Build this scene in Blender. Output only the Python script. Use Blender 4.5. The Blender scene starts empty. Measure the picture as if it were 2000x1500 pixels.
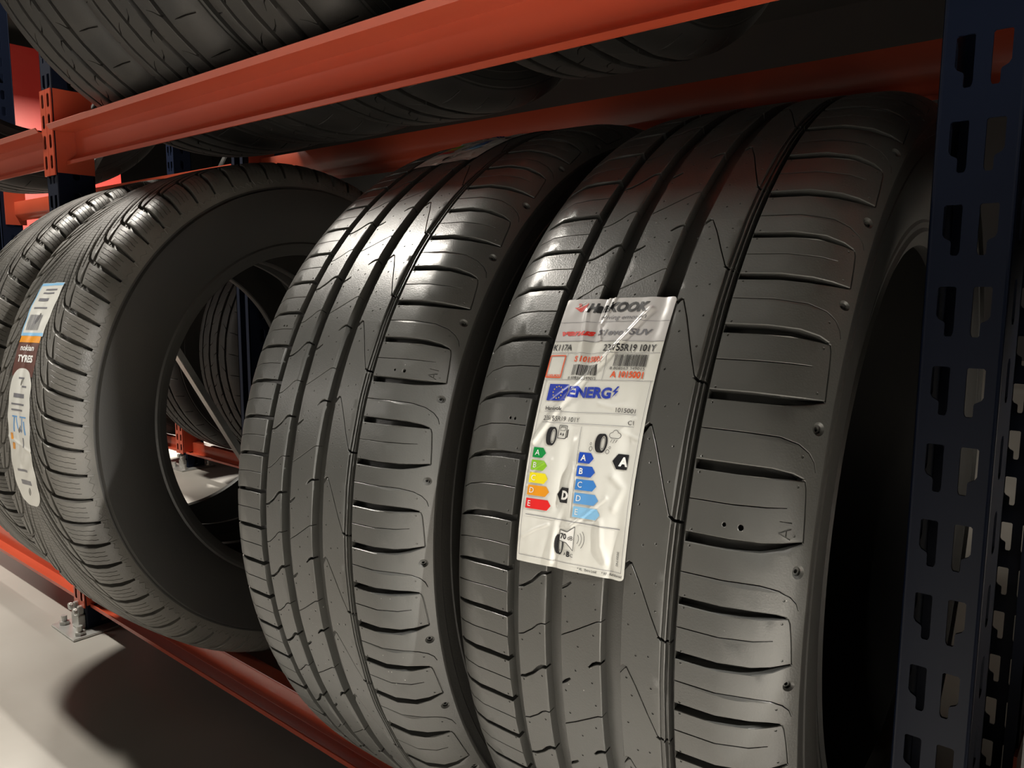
import bpy, bmesh, math, random
import numpy as np
from mathutils import Vector, Matrix
from mathutils.geometry import delaunay_2d_cdt
PI = math.pi
C = bpy.context.scene.collection
H = 0.623                      # camera height above the floor (metres)

# ------------------------------------------------------------------ camera
YAW, PITCH, ROLL, FPX = 0.6882, 0.1264, 0.0056, 1504.8
fwd = Vector((-math.sin(YAW)*math.cos(PITCH), math.cos(YAW)*math.cos(PITCH), -math.sin(PITCH)))
rgt = Vector((math.cos(YAW), math.sin(YAW), 0)); upv = rgt.cross(fwd)
r2 = rgt*math.cos(ROLL)+upv*math.sin(ROLL); u2 = -rgt*math.sin(ROLL)+upv*math.cos(ROLL)
cam = bpy.data.objects.new('camera', bpy.data.cameras.new('camera')); C.objects.link(cam)
cam.matrix_world = Matrix((( r2.x, u2.x, -fwd.x, 0), (r2.y, u2.y, -fwd.y, 0), (r2.z, u2.z, -fwd.z, H), (0, 0, 0, 1)))
cam.data.sensor_width = 36; cam.data.lens = FPX/2000*36; cam.data.clip_start = 0.01
bpy.context.scene.camera = cam
# ------------------------------------------------------------------ world, exposure
sc = bpy.context.scene
w = bpy.data.worlds.new('world'); sc.world = w; w.use_nodes = True
w.node_tree.nodes['Background'].inputs[0].default_value = (1, .95, .9, 1)
w.node_tree.nodes['Background'].inputs[1].default_value = 0.002
sc.view_settings.view_transform = 'Standard'; sc.view_settings.look = 'None'
sc.view_settings.gamma = 1; sc.view_settings.use_curve_mapping = False
sc.view_settings.exposure = 0.0
# ------------------------------------------------------------------ lamps (ceiling fittings of the hall)
LAMPS = [  # name, position, length along x, width, watts, colour
    ('near', (1.25, 0.41, 1.56), 0.14, 0.08, 800, (1, .96, .90)),
    ('left', (-2.5, 0.04, 2.65), 0.60, 0.12, 120, (1, .94, .84)),
    ('far',  (-5.6, -3.6, 2.15), 1.40, 0.22, 120, (1, .93, .84)),
    ('back', (-7.2, 3.5, 2.62), 1.30, 0.22, 400, (1, .90, .76)),
]
def lamp(pos, sx, sy, watts, col):
    l = bpy.data.lights.new('lamp', 'AREA'); l.shape = 'RECTANGLE'; l.size = sx; l.size_y = sy
    l.energy = watts; l.color = col
    o = bpy.data.objects.new('lamp_light', l); C.objects.link(o); o.location = pos
    return o
for n, p, sx, sy, wt, col in LAMPS:
    lamp((p[0], p[1], p[2]-.03), sx, sy, wt, col)

# ------------------------------------------------------------------ helpers
def tag(o, label=None, cat=None, group=None, kind=None):
    if label: o['label'] = label
    if cat: o['category'] = cat
    if group: o['group'] = group
    if kind: o['kind'] = kind
    return o
def empty(name, loc=(0, 0, 0), rot=None):
    o = bpy.data.objects.new(name, None); C.objects.link(o); o.empty_display_size = .05
    o.location = loc
    if rot: o.rotation_euler = rot
    return o
def link(name, me, mat, parent=None, loc=(0, 0, 0)):
    o = bpy.data.objects.new(name, me); C.objects.link(o); o.location = loc
    if parent: o.parent = parent
    for m in (mat if isinstance(mat, (list, tuple)) else [mat]): me.materials.append(m)
    return o
def mesh(name, verts, faces, smooth=None):
    me = bpy.data.meshes.new(name); me.from_pydata([tuple(v) for v in verts], [], [tuple(f) for f in faces]); me.validate(); me.update()
    if smooth is not None:
        me.polygons.foreach_set('use_smooth', [True]*len(me.polygons)); me.set_sharp_from_angle(angle=math.radians(smooth))
    return me
class MB:
    def __init__(s): s.v = []; s.f = []
    def add(s, vs, fs):
        n = len(s.v); s.v += [tuple(v) for v in vs]; s.f += [tuple(i+n for i in f) for f in fs]
    def box(s, a, b):
        x0, y0, z0 = a; x1, y1, z1 = b
        s.add([(x0,y0,z0),(x1,y0,z0),(x1,y1,z0),(x0,y1,z0),(x0,y0,z1),(x1,y0,z1),(x1,y1,z1),(x0,y1,z1)],
              [(0,3,2,1),(4,5,6,7),(0,1,5,4),(1,2,6,5),(2,3,7,6),(3,0,4,7)])
    def bar(s, p, q, ax, ay):           # box bar from p to q; ax, ay half-vectors of the section
        p, q, ax, ay = map(Vector, (p, q, ax, ay))
        vs = [p-ax-ay, p+ax-ay, p+ax+ay, p-ax+ay, q-ax-ay, q+ax-ay, q+ax+ay, q-ax+ay]
        s.add(vs, [(0,3,2,1),(4,5,6,7),(0,1,5,4),(1,2,6,5),(2,3,7,6),(3,0,4,7)])
    def cyl(s, c, axis, r, h, n=20, r1=None):
        c = Vector(c); a = Vector(axis).normalized(); u = a.orthogonal().normalized(); v = a.cross(u)
        r1 = r if r1 is None else r1
        vs = [c+u*math.cos(2*PI*i/n)*r+v*math.sin(2*PI*i/n)*r for i in range(n)]
        vs += [c+a*h+u*math.cos(2*PI*i/n)*r1+v*math.sin(2*PI*i/n)*r1 for i in range(n)]
        s.add(vs, [tuple(range(n))[::-1], tuple(range(n, 2*n))]+[(i, (i+1) % n, n+(i+1) % n, n+i) for i in range(n)])
    def build(s, name, mat, parent=None, loc=(0, 0, 0), bevel=0, smooth=30):
        me = bpy.data.meshes.new(name); me.from_pydata(s.v, [], s.f); me.validate()
        if bevel:
            bm = bmesh.new(); bm.from_mesh(me)
            bmesh.ops.bevel(bm, geom=bm.edges[:], offset=bevel, segments=2, affect='EDGES', clamp_overlap=True)
            bm.to_mesh(me); bm.free()
        me.polygons.foreach_set('use_smooth', [True]*len(me.polygons)); me.set_sharp_from_angle(angle=math.radians(smooth))
        return link(name, me, mat, parent, loc)
def copy_tree(o, parent=None):
    c = o.copy(); C.objects.link(c)
    if parent: c.parent = parent
    for ch in list(o.children): copy_tree(ch, c)
    return c

# ------------------------------------------------------------------ materials
def mat(name, col, rough=.5, metal=0, spec=.5, var=None, scale=8, bump=0, bscale=200, rvar=0, coat=0, emit=0, detail=4):
    m = bpy.data.materials.new(name); m.use_nodes = True; nt = m.node_tree; b = nt.nodes['Principled BSDF']
    b.inputs['Base Color'].default_value = (*col, 1); b.inputs['Roughness'].default_value = rough
    b.inputs['Metallic'].default_value = metal; b.inputs['Specular IOR Level'].default_value = spec
    b.inputs['Coat Weight'].default_value = coat; b.inputs['Coat Roughness'].default_value = .12
    tc = nt.nodes.new('ShaderNodeTexCoord')
    if var or rvar:
        n = nt.nodes.new('ShaderNodeTexNoise'); n.inputs['Scale'].default_value = scale; n.inputs['Detail'].default_value = detail
        nt.links.new(tc.outputs['Object'], n.inputs['Vector'])
        if var:
            r = nt.nodes.new('ShaderNodeValToRGB'); r.color_ramp.elements[0].position = .35; r.color_ramp.elements[1].position = .68
            r.color_ramp.elements[0].color = (*col, 1); r.color_ramp.elements[1].color = (*var, 1)
            nt.links.new(n.outputs['Fac'], r.inputs['Fac']); nt.links.new(r.outputs['Color'], b.inputs['Base Color'])
        if rvar:
            mr = nt.nodes.new('ShaderNodeMapRange'); mr.inputs['From Min'].default_value = .3; mr.inputs['From Max'].default_value = .7
            mr.inputs['To Min'].default_value = rough-rvar; mr.inputs['To Max'].default_value = rough+rvar
            nt.links.new(n.outputs['Fac'], mr.inputs['Value']); nt.links.new(mr.outputs['Result'], b.inputs['Roughness'])
    if bump:
        n2 = nt.nodes.new('ShaderNodeTexNoise'); n2.inputs['Scale'].default_value = bscale; n2.inputs['Detail'].default_value = 3
        nt.links.new(tc.outputs['Object'], n2.inputs['Vector'])
        bp = nt.nodes.new('ShaderNodeBump'); bp.inputs['Strength'].default_value = bump; bp.inputs['Distance'].default_value = .001
        nt.links.new(n2.outputs['Fac'], bp.inputs['Height']); nt.links.new(bp.outputs['Normal'], b.inputs['Normal'])
    if emit:
        b.inputs['Emission Color'].default_value = (*col, 1); b.inputs['Emission Strength'].default_value = emit
    return m
M = {}
M['rubber'] = mat('tread_rubber', (.058, .059, .056), .36, var=(.067, .066, .061), scale=9, rvar=.06, bump=.12, bscale=900)
def dust(m):                    # sparse pale dust specks lying on the rubber
    nt = m.node_tree; b = nt.nodes['Principled BSDF']; src = b.inputs['Base Color'].links[0].from_socket
    tc = nt.nodes.new('ShaderNodeTexCoord'); v = nt.nodes.new('ShaderNodeTexVoronoi'); v.inputs['Scale'].default_value = 150
    n = nt.nodes.new('ShaderNodeTexNoise'); n.inputs['Scale'].default_value = 14
    r = nt.nodes.new('ShaderNodeMapRange'); r.inputs['From Min'].default_value = .50; r.inputs['From Max'].default_value = .75; r.inputs['To Min'].default_value = 0; r.inputs['To Max'].default_value = .085
    lt = nt.nodes.new('ShaderNodeMath'); lt.operation = 'LESS_THAN'; mx = nt.nodes.new('ShaderNodeMix'); mx.data_type = 'RGBA'
    nt.links.new(tc.outputs['Object'], v.inputs['Vector']); nt.links.new(tc.outputs['Object'], n.inputs['Vector']); nt.links.new(n.outputs['Fac'], r.inputs['Value'])
    nt.links.new(v.outputs['Distance'], lt.inputs[0]); nt.links.new(r.outputs['Result'], lt.inputs[1]); nt.links.new(lt.outputs[0], mx.inputs[0])
    nt.links.new(src, mx.inputs[6]); mx.inputs[7].default_value = (.30, .30, .28, 1); nt.links.new(mx.outputs[2], b.inputs['Base Color'])
dust(M['rubber'])
M['side'] = mat('sidewall_rubber', (.026, .026, .025), .5, var=(.034, .032, .028), scale=7, bump=.1, bscale=700)
M['wrubber'] = mat('winter_rubber', (.080, .077, .069), .46, var=(.112, .105, .092), scale=14, rvar=.08, bump=.25, bscale=600)
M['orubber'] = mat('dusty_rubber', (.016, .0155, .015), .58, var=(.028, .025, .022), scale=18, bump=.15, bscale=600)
M['paint'] = mat('orange_paint', (.42, .062, .028), .30, spec=.5, var=(.46, .075, .035), scale=5, bump=.05, bscale=250, coat=.25)
M['navy'] = mat('navy_paint', (.0030, .0062, .018), .5, spec=.18, bump=.05, bscale=300)
M['galv'] = mat('galvanised_steel', (.52, .52, .50), .38, metal=.85, var=(.62, .62, .60), scale=40)
M['film'] = mat('label_film', (.66, .66, .62), .32, spec=.5, coat=.3)
M['foil'] = mat('label_foil', (.56, .55, .55), .28, spec=.5, coat=.3)
def ink(n, c, r=.38): return mat(n, c, r)
INK = dict(black=ink('black_ink', (.012, .012, .014)), red=ink('red_ink', (.62, .03, .02)), orange=ink('orange_ink', (.70, .10, .03)), grey=ink('grey_ink', (.16, .16, .18)),
           blue=ink('blue_ink', (.015, .04, .36)), white=ink('white_ink', (.80, .80, .78)), yellow=ink('star_ink', (.75, .58, .04)),
           g1=ink('green_ink', (.0, .23, .045)), g2=ink('lime_ink', (.22, .47, .02)), g3=ink('yellow_ink', (.78, .66, .01)), g4=ink('amber_ink', (.72, .28, .01)), g5=ink('scarlet_ink', (.68, .015, .015)),
           b1=ink('deep_blue_ink', (.01, .06, .42)), b2=ink('royal_blue_ink', (.015, .09, .46)), b3=ink('mid_blue_ink', (.04, .20, .56)), b4=ink('sky_blue_ink', (.10, .30, .62)), b5=ink('pale_blue_ink', (.22, .47, .72)),
           brown=ink('brown_ink', (.10, .035, .025)))
def floor_mat():
    m = mat('sealed_concrete', (.25, .235, .21), .42, var=(.31, .295, .27), scale=2.2, rvar=.10, bump=.08, bscale=90, detail=8)
    return m
M['floor'] = floor_mat()
M['dark'] = mat('dark_hall_paint', (.02, .02, .021), .8, var=(.024, .023, .022), scale=2)
M['red'] = mat('red_panel_paint', (.48, .025, .022), .45, var=(.55, .05, .04), scale=2)
M['lampbody'] = mat('lamp_body', (.55, .55, .54), .4)

# ------------------------------------------------------------------ tread builder
def stroke(pts, hw, ext=0):
    """closed polygon around a polyline; hw scalar or one per point"""
    P = [Vector(p) for p in pts]; n = len(P)
    hws = hw if isinstance(hw, (list, tuple)) else [hw]*n
    if ext:
        P[0] = P[0]-(P[1]-P[0]).normalized()*ext; P[-1] = P[-1]+(P[-1]-P[-2]).normalized()*ext
    L, R = [], []
    for i in range(n):
        d = (P[min(i+1, n-1)]-P[max(i-1, 0)]).normalized(); nn = Vector((-d.y, d.x))
        L.append(P[i]+nn*hws[i]); R.append(P[i]-nn*hws[i])
    return [tuple(p) for p in R+L[::-1]]
def rect(x0, x1, y0, y1): return [(x0, y0), (x1, y0), (x1, y1), (x0, y1)]
def disc(x, y, r, n=10): return [(x+r*math.cos(2*PI*i/n), y+r*math.sin(2*PI*i/n)) for i in range(n)]
def area(p): return .5*sum(p[i][0]*p[(i+1) % len(p)][1]-p[(i+1) % len(p)][0]*p[i][1] for i in range(len(p)))
def inset(p, c):
    n = len(p); out = []
    for i in range(n):
        a, b, d = Vector(p[i-1]), Vector(p[i]), Vector(p[(i+1) % n])
        e1 = (b-a); e2 = (d-b)
        if e1.length < 1e-6 or e2.length < 1e-6: out.append(tuple(b)); continue
        e1.normalize(); e2.normalize()
        n1 = Vector((-e1.y, e1.x)); n2 = Vector((-e2.y, e2.x)); m = n1+n2
        if m.length < .3: m = n1
        else: m = m/(m.length_squared/2)*1.0
        if m.length > 1.8: m = m.normalized()*1.8
        out.append(tuple(b+m*c))
    return out
def tread_cell(feats, W, L, sx=4.0, ny=8, edge=()):
    """one pitch of tread as triangles: feats = (polygon, depth, chamfer); returns verts (w, y, h) and tris"""
    verts = []; faces = []; info = []
    def addp(p):
        if area(p) < 0: p = p[::-1]
        n = len(verts); verts.extend(Vector(q) for q in p); faces.append(list(range(n, n+len(p)))); return p
    addp(rect(-W, W, 0, L)); info.append(None)
    for p, d, c in feats:
        lo = min(q[1] for q in p); hi = max(q[1] for q in p); 
        for k in range(-4, 5):
            if hi+k*L < -1 or lo+k*L > L+1: continue
            q = [(x, y+k*L) for x, y in p]
            if area(q) < 0: q = q[::-1]
            addp(q); info.append(('o', d, c)); addp(inset(q, c)); info.append(('i', d, c))
    xs = np.linspace(-W, W, int(2*W/sx)+1)
    for j in range(ny+1):
        for x in xs: verts.append(Vector((x, L*j/ny)))
    ov, oe, of, _, _, off = delaunay_2d_cdt(verts, [], faces, 0, 1e-4, True)
    T = []
    for f, ids in zip(of, off):
        if 0 not in ids: continue
        inn = [info[i] for i in ids if i and info[i][0] == 'i']; out = [info[i] for i in ids if i and info[i][0] == 'o']
        if inn:
            dd = [x[1] for x in inn]; T.append((f, 2, max(dd) if max(dd) > 0 else min(dd)))
        elif out:
            x = max(out, key=lambda q: abs(q[1])); T.append((f, 1, x[2]*(1 if x[1] > 0 else -1)*min(1, abs(x[1])/x[2]*.6)))
        else: T.append((f, 0, 0))
    touch_top = set()
    for f, k, d in T:
        if k == 0: touch_top.update(f)
    touch_in = set()
    for f, k, d in T:
        if k == 2: touch_in.update(f)
    V = []; key = {}; F = []; edges = {}
    def vid(i, h):
        kk = (i, round(h, 3))
        if kk not in key: key[kk] = len(V); V.append((ov[i][0], ov[i][1], h))
        return key[kk]
    for f, k, d in T:
        hs = []
        for i in f:
            if k == 0: h = 0
            elif k == 2: h = -d
            else: h = 0 if (i in touch_top or i not in touch_in) else -d
            hs.append(h)
        F.append(tuple(vid(i, h) for i, h in zip(f, hs)))
        for a in range(3):
            i, j = f[a], f[(a+1) % 3]
            edges.setdefault((min(i, j), max(i, j)), []).append((i, j, hs[a], hs[(a+1) % 3]))
    for e in edges.values():
        if len(e) != 2: continue
        (i, j, hi, hj), (j2, i2, gj, gi) = e
        if j2 != j: continue
        if abs(hi-gi) < 1e-6 and abs(hj-gj) < 1e-6: continue
        q = [vid(i, hi), vid(i, gi), vid(j, gj), vid(j, hj)]
        qq = []
        for x in q:
            if x not in qq: qq.append(x)
        if len(qq) >= 3: F.append(tuple(qq))
    return np.array(V), F
def profile(W, R0, flat, crown, ang):
    """pattern coordinate w -> axial a, radius r, normal (na, nr); all mm"""
    ws = np.linspace(0, W, 600); a = np.zeros(600); r = np.zeros(600); ph = np.zeros(600); r[0] = R0
    for i in range(1, 600):
        x = ws[i]; p = 2*crown*x/flat**2 if x < flat else 2*crown/flat+(ang-2*crown/flat)*(x-flat)/(W-flat)
        ds = ws[i]-ws[i-1]; a[i] = a[i-1]+math.cos(p)*ds; r[i] = r[i-1]-math.sin(p)*ds; ph[i] = p
    def f(w, h=0):
        w = np.asarray(w, float); s = np.sign(w); x = np.abs(w)
        A = np.interp(x, ws, a); Rr = np.interp(x, ws, r); P = np.interp(x, ws, ph)
        return s*(A+h*np.sin(P)), Rr+h*np.cos(P)
    return f
def wrap(cells, order, prof, name):
    """cells: dict name -> (V, F, L); order: list of (cell, start_deg, len_deg)"""
    VV = []; FF = []; n = 0
    for cn, st, ln in order:
        V, F, L = cells[cn]
        th = np.radians(st+V[:, 1]/L*ln); a, r = prof(V[:, 0], V[:, 2])
        VV.append(np.stack([a, -r*np.cos(th), r*np.sin(th)], 1)/1000); FF += [tuple(i+n for i in f) for f in F]; n += len(V)
    VV = np.concatenate(VV)
    me = bpy.data.meshes.new(name); me.from_pydata(VV.tolist(), [], FF); me.update()
    me.polygons.foreach_set('use_smooth', [True]*len(me.polygons)); me.set_sharp_from_angle(angle=math.radians(24))
    return me
def revolve(prof_pts, n=220, name='sidewall', sm=28, thk=None):
    V = []; F = []; m = len(prof_pts)
    for i in range(n):
        t = 2*PI*i/n
        for a, r in prof_pts: V.append((a/1000, -r*math.cos(t)/1000, r*math.sin(t)/1000))
    for i in range(n):
        for j in range(m-1):
            p, q = i*m+j, ((i+1) % n)*m+j
            F.append((p, p+1, q+1, q))
    me = mesh(name, V, F, sm)
    bm = bmesh.new(); bm.from_mesh(me); bmesh.ops.recalc_face_normals(bm, faces=bm.faces[:]); bm.to_mesh(me); bm.free()
    me.set_sharp_from_angle(angle=math.radians(sm))
    return me

# ---- summer tyre (wide grooved, asymmetric)
W_A, L_A, R_A = 131.0, 72.0, 367.5
profA = profile(W_A, R_A, 82, 1.2, 1.02)
def summer_feats(special):
    f = []
    D = 7.2
    for x0, x1 in ((-60.5, -50.5), (-29.5, -16.5), (11.5, 26)): f.append((rect(x0, x1, -5, L_A+5), D, .55))
    f.append((rect(56.3, 60.8, -5, L_A+5), D, .5))
    f.append((rect(51.0, 53.9, -5, L_A+5), 1.3, .35)); f.append((rect(53.9, 56.8, -5, L_A+5), 2.8, .35))
    # rib 3: notch and long diagonal cut ending in a step at the ridged edge
    f.append((stroke([(24.5, 66.2), (26.8, 69.6), (28.6, 71.6), (30.3, 71.2)], [1.7, 1.6, 1.4, .8]), 6, .35))
    f.append((stroke([(29.9, 71.8), (36, 60), (44, 41), (50.2, 26.8)], .55, .4), 5.5, .25))
    f.append((stroke([(49.3, 27.6), (52.5, 25.4), (58, 25.2)], 1.15), 6, .3))
    # rib 2
    f.append((stroke([(-17.5, 6.0), (-8, 12.2), (4, 20.8), (9, 24.4), (12.5, 25.4)], .55), 5.5, .25))
    f.append((stroke([(-17.5, 41), (-13.5, 44.0), (-10.2, 47.2)], [1.4, 1.3, .9]), 6, .35))
    f.append((stroke([(3.6, 61.0), (6.6, 64.4), (9.5, 66.4), (12.5, 67)], [.8, 1.3, 1.4, 1.4]), 6, .35))
    # rib 1
    f.append((stroke([(-51.5, 32.6), (-46.5, 34.4), (-40, 39.6), (-35.5, 45.0), (-32.5, 47.6), (-28.5, 48.4)], [1.2, 1.3, 1.3, 1.5, 1.6, 1.6]), 6, .35))
    f.append((stroke([(-51.5, -4.6), (-46.5, -2.6), (-39, 3.6), (-35, 8.0), (-32, 9.8), (-28.5, 10.2)], .6), 5.5, .25))
    # left shoulder
    for u in (.10, .60):
        y = u*L_A
        f.append((stroke([(-59.5, y), (-75, y-.3), (-90, y-1.6), (-104, y-4.2), (-118, y-8.2)], [2.3, 2.3, 2.2, 1.7, .9]), 6, .4))
    for u in (.35, .85):
        y = u*L_A
        f.append((stroke([(-60, y), (-75, y-.3), (-90, y-1.6), (-104, y-4.2), (-115, y-7.4)], .5), 5, .22))
    # right shoulder: closed rectangles between two wide slots, with a short sipe inside
    f.append((stroke([(60, 55.4), (85, 55.8), (103, 56.6), (114, 56.8), (120.4, 56.2)], [3.0, 3.0, 2.8, 2.0, 1.0]), 6.8, .45))
    f.append((stroke([(60, 19.2), (85, 19.6), (103, 20.6), (114, 22.6), (125.2, 25.6)], [3.0, 3.0, 2.8, 2.1, .9]), 6.8, .45))
    f.append((stroke([(118.2, 56.6), (121.2, 55.6), (122.4, 52.6), (124.0, 40), (125.2, 25.4)], .6), 1.6, .28))
    f.append((stroke([(60, 38.0), (85, 38.6), (103, 40.0), (113.5, 41.4)], [.5, .5, .48, .35]), 5, .22))
    f.append((stroke([(60, 1.6), (85, 2.0), (104, 2.6), (114.5, 1.0), (121, -2.2), (125, -6.4), (126.6, -11)], [.5, .5, .5, .5, .5, .45, .35]), 4, .22))
    f.append((disc(124.0, 11.0, 3.6, 18), 2.6, 1.3)); f.append((disc(124.0, 11.0, 1.5, 12), 4.5, .3))
    # mould vent marks
    for x, y in ((-63.5, 11), (-63.5, 3.4), (-63.5, 40), (-63.5, 47.4), (-48, 31), (-32.5, 40), (-33, 2), (-47.5, -8), (-14, 36), (-6, 55), (6, 50), (-12, 18), (7, 14), (8, 33), (-4, 2),
                 (30, 64), (33.5, 52), (46, 62), (47, 44), (30.5, 30), (36, 10), (44, 12), (64, 51.5), (64, 23), (64, 15), (64, 59.5), (117.6, 52.6), (119.2, 28.6), (117.5, -4.5)):
        f.append((disc(x, y, .85, 8), .45, .2)); f.append((disc(x, y, .42, 6), -.25, .1))
    if special:
        f.append((disc(82, 28.5, 1.35, 12), 5, .2)); f.append((disc(91, 28.5, 1.8, 14), 5, .25))
        f.append((disc(-74, 64.5, 1.2, 10), 5, .2)); f.append((disc(-70, 64.5, 1.2, 10), 5, .2))
        for p in ([(117, 26.5), (110.5, 29.0)], [(110.5, 29.0), (117, 31.6)], [(114.6, 27.6), (114.6, 30.6)], [(110.5, 34.6), (117, 34.6)]):
            f.append((stroke(p, .42, .2), .7, .2))
    return f
cellA = {n: (*tread_cell(summer_feats(n == 'sp'), W_A, L_A), L_A) for n in ('st', 'sp')}
S_, L_ = 9.84, 12.66
kinds = 'S L* L S L L S L L L L L S S S S S* S S S S L S L S L L L S L S S'.split()
nS = sum(k[0] == 'S' for k in kinds); tot = sum(S_ if k[0] == 'S' else L_ for k in kinds); kf = 360/tot
orderA = []; th = -2.8; startA = []
for k in kinds:
    ln = (S_ if k[0] == 'S' else L_)*kf; orderA.append(('sp' if '*' in k else 'st', th, ln)); startA.append(th); th += ln
meA = wrap(cellA, orderA, profA, 'tread'); meA.materials.append(M['rubber'])
aE, rE = (float(x) for x in profA(W_A))
def sidewall_pts(aE, rE, amax, bead, rb, steps=True):
    p = [(aE, rE), (aE+.35, rE-1.2), (aE+.1, rE-2.6), (amax*.997, rE-4), (amax, rE-10)]
    if steps: p += [(amax+.1, rE-12), (amax-.6, rE-13), (amax-.5, rE-22), (amax+.2, rE-23)]
    p += [(amax-.1, rE-32), (amax-2, rE-48), (amax-5, rE-62), (amax-9.5, rE-75), (amax-12, rE-79), (amax-10.6, rE-81.5), (amax-11.5, rE-86), (bead+6, rb+12), (bead+2.5, rb+4), (bead, rb+.5), (bead-3.5, rb), (bead-11, rb+1.5), (bead-12, rb+4),
          (bead-8, rb+14), (amax-20, rb+40), (amax-12, rb+68), (amax-13, rE-16), (amax-24, rE-2), (amax-44, rE+5)]
    return p
def tyre_parts(me_tread, R0, spts, inner_r, mt, ms, nm):
    sp = [(a, r) for a, r in spts]
    right = revolve(sp, name='sidewall'); right.materials.append(ms)
    left = revolve([(-a, r) for a, r in sp], name='sidewall'); left.materials.append(ms)
    a0, r0 = sp[-1]
    liner = revolve([(a0+.5, r0), (a0*.5, inner_r), (0, inner_r+.6), (-a0*.5, inner_r), (-a0-.5, r0)], n=160, name='inner_liner'); liner.materials.append(ms)
    return me_tread, right, left, liner
PA = tyre_parts(meA, R_A, sidewall_pts(aE, rE, 119.4, 104, 241.5), 354, M['rubber'], M['side'], 'summer')

# ---- winter tyre (directional, dense sipes)
W_B, R_B = 122.0, 370.0; NB = 72; L_B = 2*PI*R_B/NB
profB = profile(W_B, R_B, 66, 1.8, 1.6)
def winter_feats():
    f = []; L = L_B; rnd = random.Random(3)
    def wav(x0, y0, x1, y1, n, amp, bow=0):
        out = []
        for i in range(n+1):
            t = i/n; out.append((x0+(x1-x0)*t, y0+(y1-y0)*t+amp*(1 if i % 2 else -1)*(0 if i in (0, n) else 1)-bow*t*t))
        return out
    for s, o in ((1, 0), (-1, L*.5)):
        X = lambda pts: [(s*x, y+o) for x, y in pts]
        f.append((stroke(X([(54, 8.5), (60, 6.0), (70, 3.0), (82, 0), (96, -3.6), (111, -7)]), [2.0, 3.0, 3.3, 3.4, 3.2, 2.2]), 8, .5))   # lateral slot
        f.append((stroke(X([(65, 5), (61, 14), (57.5, 24), (54, 39)]), [3.4, 3.4, 3.1, 2.2]), 7.5, .45))                     # groove segment
        f.append((stroke(X([(56, 6.5), (49, 12), (43, 20), (36, 37), (27, 60), (17, 84), (10, 101)]), [2.6, 2.8, 2.6, 2.2, 1.8, 1.3, .8]), 7, .4))   # long V groove
        f.append((stroke(X([(47, 30), (40, 50), (31, 73), (22, 92)]), [1.0, 1.3, 1.1, .6]), 5, .3))
        for k, (ya, ye) in enumerate(((13.5, 98), (20.5, 97), (27.0, 96))):
            f.append((stroke(X(wav(68-k*1.8, ya+.4, 101, ya-9.4, 9, .38)), .45), 5, .18))                                # shoulder sipes
        for k in range(7):                                                                                                # centre sipes
            y = 2+k*L/7
            f.append((stroke(X(wav(4, y, 46, y-3.0, 12, .42)), .26), 2.4, .1))
        zz = [(108.5, -4), (115, -.5), (112, 5.0), (116, 12.5), (111.0, 16.8), (114, 21.5), (109.5, 25.6)]
        f.append((stroke(X(zz), .45), -.6, .25))
        f.append((stroke(X([(103, 27.0), (118, 24.0)]), [2.3, 1.4]), -.5, .3))
    f.append((stroke([(0, -4), (.5, L*.25), (-.5, L*.75), (0, L+4)], .6), 5, .3))
    return f
cellB = {'st': (*tread_cell(winter_feats(), W_B, L_B, ny=5), L_B)}
orderB = [('st', 360/NB*i, 360/NB) for i in range(NB)]
meB = wrap(cellB, orderB, profB, 'tread'); meB.materials.append(M['wrubber'])
aB, rB = (float(x) for x in profB(W_B))
PB = tyre_parts(meB, R_B, sidewall_pts(aB, rB, 105.5, 88, 233, False), 356, M['wrubber'], M['side'], 'winter')

# ---- plain tyre of the upper shelf (four grooves, small edge cuts)
W_C, R_C = 112.0, 366.0; NC = 40; L_C = 2*PI*R_C/NC
profC = profile(W_C, R_C, 70, 2.2, 1.15)
def plain_feats(k):
    f = []; L = L_C
    for x0, x1 in ((-62, -54), (-26, -16), (15, 26), (53, 62)): f.append((rect(x0, x1, -5, L+5), 7, .6))
    rr = random.Random(k)
    for s in (-1, 1):
        f.append((stroke([(s*72, 12), (s*90, 10), (s*102, 6)], [.5, 1.3, 1.3]), 4.5, .4))
        f.append((stroke([(s*54.5, 20), (s*45, 29), (s*36, 34)], [1.4, .8, .4]), 4.5, .3))
    f.append((stroke([(-16.5, 30), (-6, 36), (2, 44)], [1.8, 1.0, .5]), 4.5, .4)); f.append((stroke([(15.5, 12), (6, 6), (0, -3)], [1.8, 1.0, .5]), 4.5, .4))
    return f
cellC = {'st': (*tread_cell(plain_feats(1), W_C, L_C, sx=6, ny=6), L_C)}
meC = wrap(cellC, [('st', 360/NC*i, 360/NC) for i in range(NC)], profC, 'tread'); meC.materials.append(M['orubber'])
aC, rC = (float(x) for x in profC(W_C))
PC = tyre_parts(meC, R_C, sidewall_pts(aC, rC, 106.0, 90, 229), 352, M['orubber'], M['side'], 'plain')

def tyre(P, R0, c, yaw=0, lean=0, phase=0, label=None, group=None, k=1):
    """c = centre relative to the camera; the Empty stands at the lowest point of the tyre"""
    Rm = Matrix.Rotation(yaw, 4, 'Z') @ Matrix.Rotation(-lean, 4, 'Y')
    cen = Vector((c[0], c[1], c[2]+H)); base = cen-(Rm.to_3x3() @ Vector((0, 0, k*R0/1000)))
    root = empty('tyre', base); root.rotation_euler = Rm.to_euler(); root.scale = (k, k, k)
    tag(root, label, 'tyre', group)
    for n, me in zip(('tread', 'sidewall', 'sidewall', 'inner_liner'), P):
        o = bpy.data.objects.new(n, me); C.objects.link(o); o.parent = root; o.location = (0, 0, R0/1000)
        if n == 'tread': o.rotation_euler = (-math.radians(phase), 0, 0)
    return root
T1 = tyre(PA, R_A, (-.2618, .7425, -.2046), .030, -.0075, 0, 'summer tyre with a large white energy sticker, nearest to the dark upright', 'tyres on the lower shelf')
ph2 = 18.5-startA[16]
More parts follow.
